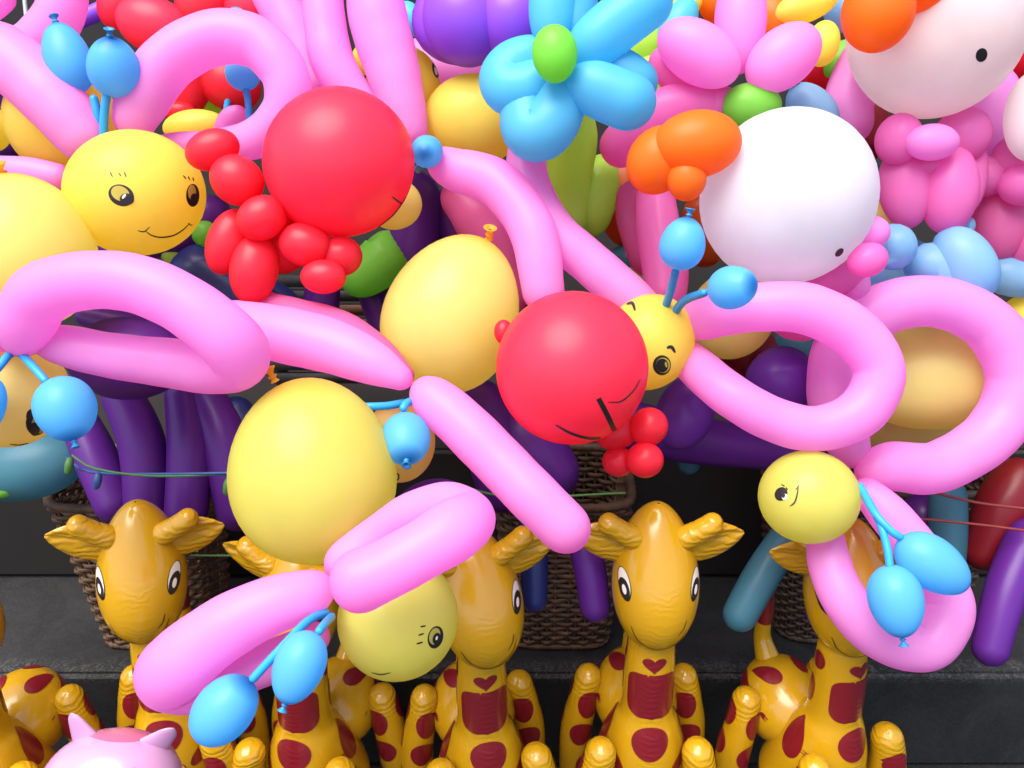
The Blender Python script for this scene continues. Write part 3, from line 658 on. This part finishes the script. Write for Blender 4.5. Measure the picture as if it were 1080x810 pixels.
T([(470, 195, 1.80, 18), (505, 232, 1.80, 27), (530, 290, 1.80, 22), (545, 330, 1.8, 18)], 'dusk_pink', 'wing', t)
T([(376, 50, 1.95, 10), (384, 60, 1.95, 16), (395, 78, 1.95, 10)], 'yellow', 'head', t)
t = thing('balloon_butterfly', at(262, 100, 1.85), 'balloon butterfly seen through the upper left pink loop, small blue antenna ball and yellow top', CAT, GRP)
antenna(t, [(263, 135, 1.72), (262, 110, 1.72), (259, 92, 1.72)], (256, 75, 1.72, 20, 18, 90, 0), sr=3.5, knot=False)
antenna(t, [(235, 140, 1.84), (245, 80, 1.82), (250, 60, 1.80)], (250, 28, 1.78, 20, 16, 90, 0), sr=3.5, knot=False)
B(206, 134, 1.80, 34, 18, 4, 'yellow', 'head', t)
T([(232, 150, 1.76, 10), (243, 126, 1.76, 12), (262, 122, 1.76, 11)], 'pink', 'wing', t)
# ================================================================== red balloon figures with round heads
RG = 'red balloon figures'
t = thing('balloon_figure', at(300, 240, 1.5), 'red twisted balloon figure at upper left with a large round head and bubble limbs', 'balloon figure', RG)
h = B(358, 172, 1.50, 79, 77, 20, 'red_ball', 'head', t)
marks(h, lambda G, q: (stroke(G, q, [(413, 207), (418, 211), (424, 215)], 2.0, 'ink'), stroke(G, q, [(428, 208), (415, 226), (398, 240)], 1.1, 'ink')))
for x, y, d, a, b_, an in ((224, 158, 1.47, 29, 21, 20), (250, 190, 1.47, 29, 26, -35), (276, 230, 1.46, 27, 23, 30), (241, 255, 1.50, 36, 22, 70), (268, 284, 1.49, 37, 25, 80), (300, 258, 1.55, 32, 28, 60), (290, 236, 1.56, 22, 20, 0), (322, 258, 1.48, 28, 23, -12), (360, 270, 1.50, 22, 21, 0), (341, 292, 1.46, 24, 18, 0), (336, 272, 1.5, 15, 12, 0)):
    B(x, y, d, a, b_, an, 'red', 'limb_bubble', t, neck=.6)
t = thing('balloon_figure', at(640, 430, 1.4), 'lower red balloon figure, shiny round head and four small bubbles below it', 'balloon figure', RG)
h = B(603, 388, 1.36, 81, 80, 70, 'red_ball', 'head', t)
def fm(G, q):
    stroke(G, q, [(631, 420), (640, 437), (648, 454)], 5.5, 'ink', taper=False)
    stroke(G, q, [(586, 448), (603, 457), (622, 462), (640, 461)], 3.0, 'ink')
    stroke(G, q, [(641, 424), (655, 423), (668, 412), (675, 400)], 1.5, 'ink')
marks(h, fm)
B(531, 350, 1.42, 13, 10, 90, 'red', 'ear_bubble', t)
for x, y, d, a, b_, an in ((684, 450, 1.44, 21, 20, 40), (651, 456, 1.46, 24, 18, 20), (652, 487, 1.46, 17, 16, 0), (680, 485, 1.43, 20, 19, 0)): B(x, y, d, a, b_, an, 'red', 'limb_bubble', t, neck=.6)
# ================================================================== balloon flowers
FG = 'twisted balloon flowers'
def flower(cx, cy, d, petals, mat, centre, label, stem=None, cr=(23, 27), stemmat='green'):
    t = thing('balloon_flower', at(cx, cy, d), label, 'balloon flower', FG)
    for q, (ang, ln, wd, lift) in enumerate(petals):
        g = Geo(); twist_petal(g, cx, cy, d, ln, wd, ang, mat, lift); g.build('petal', t)
    if centre: B(cx - (2 if cr[0] > 20 else 0), cy, d - .05, cr[1], cr[0], 90, centre, 'centre', t)
    if stem: T(stem, stemmat, 'stem', t)
    return t
flower(592, 62, 1.50, ((88, 98, 54, .0), (-110, 104, 64, .02), (-155, 80, 60, .0)), 'flower_blue', None, 'light blue balloon flower with five folded petals and a bright green centre', stem=[(600, 90, 1.62, 12), (608, 140, 1.70, 22), (598, 190, 1.78, 26), (606, 250, 1.80, 14)], stemmat='lime')
fl = [o for o in bpy.data.objects if o.name.startswith('balloon_flower') and o.parent is None][-1]
B(585, 57, 1.40, 30, 24, 94, 'green', 'centre', fl, k=-.04)
T([(598, 68, 1.47, 12), (622, 50, 1.46, 27), (655, 22, 1.45, 29), (704, -14, 1.45, 28)], 'flower_blue', 'petal', fl)
T([(610, 66, 1.50, 16), (650, 74, 1.49, 24), (690, 100, 1.49, 22)], 'flower_blue', 'petal', fl)
T([(600, 76, 1.46, 14), (625, 92, 1.45, 28), (690, 118, 1.45, 30)], 'flower_blue', 'petal', fl)
t = thing('balloon_flower', at(785, 85, 1.65), 'pink balloon flower with rounded petals above the white ball', 'balloon flower', FG)
for x, y, d, a, b_, an in ((737, 56, 1.62, 48, 31, -32), (781, 20, 1.66, 58, 27, 88), (826, 61, 1.63, 44, 31, 38), (724, 80, 1.68, 44, 24, -30), (742, 112, 1.68, 40, 20, 12)): B(x, y, d, a, b_, an, 'hot_pink' if y > 75 else 'pink', 'petal', t)
B(792, 112, 1.66, 32, 24, 0, 'green', 'centre', t)
T([(765, 112, 1.68, 18), (715, 112, 1.68, 24), (668, 142, 1.70, 24), (640, 170, 1.74, 22)], 'hot_pink', 'stem', t)
t = thing('balloon_flower', at(500, 20, 1.65), 'purple balloon flower at the top beside the blue flower', 'balloon flower', FG)
g = Geo(); twist_petal(g, 545, 25, 1.68, 100, 66, 178, 'violet', 0); g.build('petal', t)
B(490, 22, 1.63, 48, 43, 120, 'violet', 'petal', t); B(540, 22, 1.62, 43, 40, 100, 'violet', 'petal', t); T([(555, -20, 1.70, 20), (560, 20, 1.70, 20)], 'purple', 'petal', t)
t = thing('balloon_flower', at(210, 40, 1.85), 'red balloon flower behind the upper left pink loop', 'balloon flower', FG)
for x, y, d, a, b_, an, mt in ((163, 27, 1.78, 41, 29, -20, 'red_ball'), (128, 2, 1.84, 30, 22, 60, 'red_ball'), (214, 6, 1.80, 34, 27, 60, 'red'), (265, 8, 1.82, 32, 28, 20, 'red_ball'), (200, 92, 1.86, 40, 22, 65, 'red'), (242, 88, 1.86, 34, 28, -30, 'red'), (190, 118, 1.84, 16, 12, 0, 'red')): B(x, y, d, a, b_, an, mt, 'petal', t)
T([(225, 90, 1.95, 20), (215, 130, 1.95, 20), (205, 170, 1.95, 16)], 'lime', 'stem', t)
t = thing('balloon_flower', at(830, 30, 1.85), 'orange balloon flower with yellow petals near the top behind the pink one', 'balloon flower', FG)
for x, y, d, a, b_, an, mt in ((815, 22, 1.84, 30, 24, 120, 'orange'), (760, -2, 1.9, 26, 22, 60, 'orange'), (850, 6, 1.80, 36, 17, 20, 'yellow'), (868, 46, 1.78, 24, 17, 80, 'yellow'), (722, 8, 1.86, 24, 14, 50, 'yellow'), (690, 0, 1.92, 30, 20, 50, 'lime'), (884, 62, 1.86, 22, 12, 60, 'green'), (885, 10, 1.9, 14, 24, 20, 'soft_blue')): B(x, y, d, a, b_, an, mt, 'petal', t)
t = thing('balloon_flower', at(725, 20, 1.85), 'pale cyan petals of a balloon flower between the blue and pink flowers', 'balloon flower', FG)
B(715, 25, 1.84, 30, 18, 60, 'flower_blue', 'petal', t); B(676, 45, 1.90, 34, 30, 50, 'lime', 'petal', t); B(680, 85, 1.90, 40, 24, 80, 'lime', 'petal', t)
t = thing('balloon_flower', at(440, 20, 1.86), 'cyan balloon flower behind the purple one at the top', 'balloon flower', FG)
B(434, 20, 1.86, 20, 13, 120, 'flower_blue', 'petal', t); B(450, 16, 1.84, 22, 14, 60, 'flower_blue', 'petal', t)
t = thing('balloon_flower', at(760, 200, 1.9), 'blue loose balloon with a dark knot at its tip, behind the two white balls', 'balloon flower', FG)
B(856, 118, 1.76, 34, 24, 125, 'soft_blue', 'petal', t, neck=1, k=.1); nozzle(at(842, 92, 1.75), CR @ Vector((-.5, .7, .3)), rad(4, 1.75), 'navy', t)
# ================================================================== white round heads with orange bows
WG = 'balloon figures with white round heads'
def bow(t, pts):
    for x, y, d, a, b_, an in pts: B(x, y, d, a, b_, an, 'orange', 'bow_bubble', t)
t = thing('balloon_figure', at(860, 240, 1.5), 'balloon figure with pure white round head and orange bow, lower of the two', 'balloon figure', WG)
h = B(830, 208, 1.52, 92, 90, 60, 'white', 'head', t)
marks(h, lambda G, q: blob(G, q, 885, 266, ell(5.5, 3.2, -45), 'ink'))
bow(t, ((735, 152, 1.42, 47, 35, 6), (694, 169, 1.45, 37, 32, 60), (724, 188, 1.42, 24, 21, 90)))
for x, y, d, a, b_, an, mt in ((920, 245, 1.50, 18, 17, 0, 'pink'), (915, 274, 1.47, 21, 18, 20, 'hot_pink'), (880, 295, 1.58, 40, 18, 20, 'hot_pink'), (845, 330, 1.60, 36, 30, 0, 'hot_pink'), (900, 300, 1.60, 16, 22, 0, 'pink')): B(x, y, d, a, b_, an, mt, 'body_bubble', t)
t = thing('balloon_figure', at(985, 180, 1.7), 'balloon figure with the highest, rosy white head over a pink bubble body', 'balloon figure', WG)
h = B(988, 24, 1.62, 98, 90, 80, 'pale_rose', 'head', t)
marks(h, lambda G, q: blob(G, q, 1035, 58, ell(6, 7.5, 20), 'ink'))
bow(t, ((926, 12, 1.47, 42, 37, 80), (965, -20, 1.50, 40, 36, 0)))
for x, y, d, a, b_, an, mt in ((983, 150, 1.60, 28, 19, 0, 'pink'), (948, 147, 1.64, 27, 24, 80, 'hot_pink'), (1015, 143, 1.67, 30, 28, 70, 'hot_pink'), (984, 176, 1.66, 36, 16, 0, 'hot_pink'), (955, 196, 1.68, 45, 27, 95, 'hot_pink'), (1001, 200, 1.66, 47, 29, 86, 'hot_pink'), (1024, 186, 1.69, 40, 16, 84, 'hot_pink')):
    B(x, y, d, a, b_, an, mt, 'body_bubble', t)
T([(925, 266, 1.66, 22), (945, 260, 1.62, 25), (962, 256, 1.62, 24)], 'soft_blue', 'leg_bubble', t)
g = Geo(); T([(988, 248, 1.66, 12), (1006, 262, 1.64, 26), (1022, 286, 1.63, 29), (1024, 315, 1.66, 26)], 'soft_blue', None, None, g=g); g.build('leg_bubble', t)
T([(962, 300, 1.67, 22), (980, 284, 1.66, 28), (1000, 296, 1.66, 29), (1020, 318, 1.68, 24)], 'soft_blue', 'leg_bubble', t); T([(1010, 240, 1.72, 14), (1024, 246, 1.72, 15)], 'soft_blue', 'leg_bubble', t)
t = thing('balloon_figure', at(1060, 210, 1.75), 'balloon figure cut off by the right edge, a white head with drawn whiskers over dark pink bubbles', 'balloon figure', WG)
t['label'] = 'balloon figure cut off by the right edge, pale head over dark pink bubbles'
B(1090, 122, 1.62, 48, 28, 85, 'pale_rose', 'head', t)
for x, y, d, a, b_, an, mt in ((1040, 186, 1.72, 24, 21, 0, 'hot_pink'), (1068, 165, 1.70, 24, 20, 60, 'hot_pink'), (1080, 195, 1.68, 26, 22, 0, 'hot_pink'), (1040, 120, 1.80, 52, 34, 80, 'pink'), (1055, 235, 1.76, 42, 28, 85, 'dusk_pink'), (1085, 245, 1.76, 42, 28, 80, 'dusk_pink')): B(x, y, d, a, b_, an, mt, 'body_bubble', t)
T([(1040, 280, 1.78, 22), (1065, 292, 1.76, 20), (1100, 295, 1.76, 22)], 'soft_blue', 'leg_bubble', t)
# ================================================================== loose balloons
def loose(pts, mat, label, name='tube_balloon', cat='long balloon', grp=None, **k):
    o = T(pts, mat, name, None, **k); tag(o, label, cat, grp); return o
def loose_ball(x, y, d, a, b_, an, mat, label, grp=None, **k):
    o = B(x, y, d, a, b_, an, mat, 'round_balloon', None, **k); tag(o, label, 'round balloon', grp); return o
loose([(915, 42, 1.80, 18), (903, 78, 1.80, 24), (895, 112, 1.80, 25), (905, 150, 1.80, 20)], 'pink', 'pink upright long balloon left of the highest white head')
loose([(690, 190, 1.74, 20), (694, 240, 1.72, 23), (702, 290, 1.70, 24), (700, 330, 1.68, 20)], 'hot_pink', 'hot pink upright long balloon below the orange bow')
loose([(668, 190, 1.80, 18), (670, 230, 1.80, 20), (690, 290, 1.80, 20)], 'dusk_pink', 'darker pink long balloon just left of the upright pink one')
loose([(75, 26, 2.05, 8), (100, 14, 2.05, 9), (130, 2, 2.05, 10)], 'violet', 'violet long balloon at the top left behind the pink tubes')
loose([(5, 85, 1.98, 14), (-4, 125, 1.98, 20), (15, 165, 1.98, 14)], 'purple', 'purple long balloon at the left edge beside the yellow one')
loose([(385, 270, 1.92, 14), (408, 268, 1.90, 26), (384, 290, 1.90, 24), (362, 300, 1.92, 14)], 'green', 'green bent balloon below the large red ball')
loose([(212, 240, 1.86, 12), (216, 246, 1.85, 14), (224, 262, 1.86, 10)], 'green', 'small green balloon end left of the red bubbles')
loose([(170, 268, 1.90, 10), (185, 270, 1.90, 13), (205, 290, 1.92, 10)], 'lime', 'lime green balloon under the smiling yellow head')
loose([(575, 168, 1.86, 20), (578, 210, 1.90, 26), (600, 260, 1.95, 20)], 'burnt_orange', 'burnt orange long balloon left of the lime green stem')
loose([(655, 165, 1.94, 24), (660, 215, 1.94, 30), (665, 260, 1.98, 20)], 'burnt_orange', 'burnt orange long balloon behind the pink stem, left of the white ball')
loose([(740, 205, 1.90, 20), (742, 240, 1.90, 22), (744, 280, 1.95, 18)], 'burnt_orange', 'burnt orange long balloon right of the upright pink one')
loose([(640, 165, 1.84, 12), (628, 200, 1.82, 26), (620, 250, 1.84, 18)], 'lime', 'lime green long balloon beside the blue flower stem')
loose([(885, 90, 1.92, 30), (870, 75, 1.94, 34), (840, 70, 1.98, 25)], 'red', 'red long balloon behind the pink flower at right')
loose([(1065, 20, 1.86, 26), (1072, 50, 1.84, 30), (1100, 60, 1.84, 26)], 'red', 'red balloon at the top right edge')
loose([(925, 100, 1.95, 18), (918, 140, 1.95, 18), (912, 170, 1.95, 16)], 'dark_red', 'dark red long balloon between the two white heads')
loose([(930, 175, 1.88, 10), (925, 190, 1.88, 14)], 'teal', 'small teal balloon left of the pink bubble body')
loose([(935, 215, 1.84, 16), (928, 230, 1.84, 18), (925, 245, 1.86, 14)], 'mustard', 'mustard balloon right of the lower white head')
BG = 'purple long balloons hanging over the baskets'
for i, (p0, p1, p2, mat, lab) in enumerate((
        ((440, 180, 1.92, 26), (432, 260, 1.94, 31), (425, 350, 2.0, 26), 'purple', 'purple long balloon right of the green bent balloon'),
        ((465, 200, 1.96, 24), (500, 260, 1.98, 30), (560, 320, 2.0, 22), 'purple', 'purple long balloon slanting behind the middle pear-shaped body'),
        ((342, 290, 1.94, 18), (338, 330, 1.96, 19), (334, 390, 1.98, 16), 'purple', 'purple upright balloon under the small red bubbles'),
        ((385, 290, 1.98, 14), (402, 330, 1.98, 17), (425, 380, 1.98, 14), 'purple', 'purple balloon slanting across the dark slats'),
        ((120, 400, 1.80, 20), (150, 470, 1.80, 24), (155, 560, 1.80, 22), 'purple', 'purple balloon rising behind the first giraffe head'),
        ((190, 400, 1.82, 18), (200, 470, 1.80, 23), (195, 560, 1.80, 22), 'purple', 'purple balloon rising behind the right ear of the first giraffe'),
        ((205, 400, 1.84, 20), (238, 470, 1.82, 26), (255, 560, 1.82, 22), 'purple', 'purple balloon slanting beside the largest pale yellow body'),
        ((70, 415, 1.84, 16), (100, 480, 1.82, 22), (128, 550, 1.80, 20), 'purple', 'purple balloon leaning over the edge of the left basket'),
        ((525, 430, 1.80, 24), (560, 470, 1.80, 34), (600, 520, 1.82, 26), 'purple', 'dark purple balloon under the lower red ball'),
        ((500, 400, 1.78, 20), (515, 450, 1.78, 30), (535, 540, 1.80, 26), 'purple', 'dark purple balloon left of the long pink balloon end'),
        ((560, 540, 1.74, 14), (563, 590, 1.72, 15), (564, 646, 1.72, 13), 'navy', 'dark blue balloon hanging below the pink balloon end'),
        ((612, 560, 1.74, 16), (622, 600, 1.72, 17), (630, 656, 1.72, 16), 'purple', 'purple balloon hanging left of the facing giraffe'),
        ((640, 440, 1.86, 26), (720, 462, 1.84, 26), (860, 480, 1.84, 20), 'purple', 'purple balloon lying level above the dark gap'),
        ((720, 470, 1.90, 12), (725, 485, 1.90, 12), (730, 500, 1.90, 12), 'teal', 'small grey balloon end in the dark gap'),
        ((838, 556, 1.76, 18), (804, 606, 1.74, 19), (772, 664, 1.73, 18), 'teal', 'teal balloon hanging left over the dark basket'),
        ((1000, 505, 1.80, 18), (1000, 560, 1.80, 19), (998, 620, 1.80, 17), 'teal', 'teal balloon hanging behind the right blue antenna ball'),
        ((1088, 490, 1.80, 24), (1058, 530, 1.78, 26), (1030, 600, 1.80, 20), 'dark_red', 'dark red balloon slanting at the right edge'),
        ((1092, 550, 1.74, 22), (1062, 620, 1.70, 21), (1040, 702, 1.68, 18), 'purple', 'purple balloon hanging lowest at the right edge'),
        ((970, 520, 1.90, 20), (975, 560, 1.90, 26), (985, 620, 1.90, 24), 'purple', 'dark purple balloon behind the right pink loop'),
        ((868, 610, 1.80, 12), (864, 640, 1.78, 14), (866, 662, 1.78, 13), 'purple', 'short purple balloon beside the dark red giraffe tail'),
        ((175, 640, 1.80, 20), (150, 655, 1.80, 16), (128, 660, 1.80, 10), 'purple', 'purple balloon end peeping out behind the first giraffe neck'),
        ((80, 330, 1.66, 10), (130, 345, 1.66, 16), (185, 360, 1.66, 14), 'dusk_violet', 'shiny violet balloon inside the left pink loop'),
        ((200, 260, 1.86, 26), (220, 295, 1.86, 32), (300, 340, 1.86, 24), 'navy', 'navy balloon under the smiling head and red bubbles'),
        ((255, 300, 1.96, 16), (290, 320, 1.94, 22), (320, 345, 1.96, 16), 'navy', 'blue balloon between the red bubbles and the middle pink wing'),
        ((240, 420, 1.86, 16), (262, 460, 1.86, 20), (268, 520, 1.86, 16), 'navy', 'navy balloon left of the largest pale yellow body'),
        ((540, 410, 1.88, 16), (560, 440, 1.90, 24), (575, 490, 1.90, 18), 'navy', 'dark blue balloon under the lower red ball'))):
    loose([p0, p1, p2], mat, lab, grp=BG)
loose([(135, 255, 1.90, 20), (200, 240, 1.90, 28), (240, 215, 1.90, 20)], 'purple', 'purple balloon behind the smiling head')
loose([(88, 268, 1.9, 16), (110, 262, 1.9, 20), (150, 270, 1.9, 14)], 'purple', 'purple balloon left under the smiling head')
loose_ball(135, 378, 1.62, 62, 44, 0, 'purple', 'large dark purple balloon behind the left pink loop')
loose_ball(823, 402, 1.70, 38, 36, 60, 'dusk_violet', 'violet balloon seen through the right centre pink loop')
loose_ball(722, 436, 1.70, 40, 30, 70, 'dusk_violet', 'violet folded balloon right of the small red bubbles')
loose_ball(455, 540, 1.62, 44, 34, 20, 'dusk_violet', 'dull violet balloon behind the folded pink wing')
loose_ball(965, 442, 1.90, 86, 44, -5, 'honey', 'mustard balloon low behind the right pink loop')
loose_ball(28, 492, 1.86, 62, 36, 10, 'teal', 'grey teal balloon at the left edge under the yellow head')
loose_ball(660, 285, 1.96, 30, 26, 30, 'teal', 'grey teal balloon between the pink tubes')
loose_ball(665, 300, 1.9, 22, 18, 0, 'lime', 'dull green balloon under the grey teal one')
loose_ball(845, 365, 1.92, 32, 26, 20, 'teal', 'grey teal balloon seen high through the centre right pink loop')
loose_ball(790, 372, 1.86, 30, 30, 0, 'dark_red', 'dark red balloon behind the centre right pink loop')
loose_ball(948, 285, 1.86, 44, 34, 0, 'soft_blue', 'slate blue balloon behind the right pink loop top')
loose_ball(905, 300, 1.76, 28, 30, 60, 'soft_blue', 'slate blue balloon left of the right loop')
loose_ball(1085, 340, 1.80, 30, 30, 0, 'yellow', 'yellow balloon at the right edge above the pink loop')
loose_ball(8, 514, 1.82, 20, 10, 20, 'green', 'small green balloon at the left edge')
# giraffe-side odds and ends: strings, slats, pole
def string(pts, r, mat, label):
    g = Geo(); g.tube([at(*p) for p in pts], [r] * len(pts), mat, ns=8, nmul=.15); tag(g.build('string', None), label, 'string', 'strings tied across the baskets')
string([(70, 482, 1.70), (92, 497, 1.66), (150, 500, 1.64), (245, 499, 1.64)], .003, 'string_blue', 'blue string stretched over the left purple balloons')
string([(76, 480, 1.695), (100, 494, 1.655), (160, 502, 1.635), (245, 500, 1.645)], .0022, 'string_green', 'green string twisted with the blue one over the left purple balloons')
string([(470, 508, 1.70), (540, 524, 1.70), (660, 520, 1.72)], .0025, 'string_green', 'green string crossing behind the long pink balloon end')
string([(975, 517, 1.66), (1030, 530, 1.66), (1085, 537, 1.66)], .0028, 'string_red', 'red string, upper of the two at the right edge')
string([(970, 547, 1.68), (1030, 553, 1.67), (1085, 560, 1.67)], .0026, 'string_red', 'dark red string, lower of the two at the right edge')
string([(200, 586, 1.74), (260, 586, 1.74)], .0022, 'string_green', 'short green string behind the first giraffe ear')
for x, y, mt, lb in ((74, 490, 'string_green', 'green tied balloon scrap on the left string'), (104, 506, 'string_blue', 'blue tied balloon scrap on the left string'), (241, 512, 'string_green', 'green tied balloon scrap where the string meets the yellow body')):
    o = T([(x, y - 8, 1.65, 3), (x - 1, y, 1.645, 4.5), (x - 3, y + 10, 1.65, 3.2)], mt, 'balloon_scrap', None); tag(o, lb, 'balloon scrap')
t = thing('slatted_crate', at(375, 330, 2.25), 'black wooden slats seen between the purple balloons', 'crate')
c0 = at(375, 345, 2.3)
for i in range(8):
    g = Geo(); g.box(c0 + Vector((0, 0, .13 - i * .04)), .24, .006, .015, 'wood_brown' if i == 2 else 'wood_black'); g.build('slat', t)
for sx in (-1, 1):
    g = Geo(); g.box(c0 + Vector((.22 * sx, .018, -.10)), .015, .011, .27, 'wood_black'); g.build('post', t)
o = T([(24, -20, 2.4, 2.2), (30, 40, 2.4, 2.2), (38, 130, 2.4, 2.2)], 'metal', 'pole', None); tag(o, 'thin bright metal pole at the top left corner', 'pole')
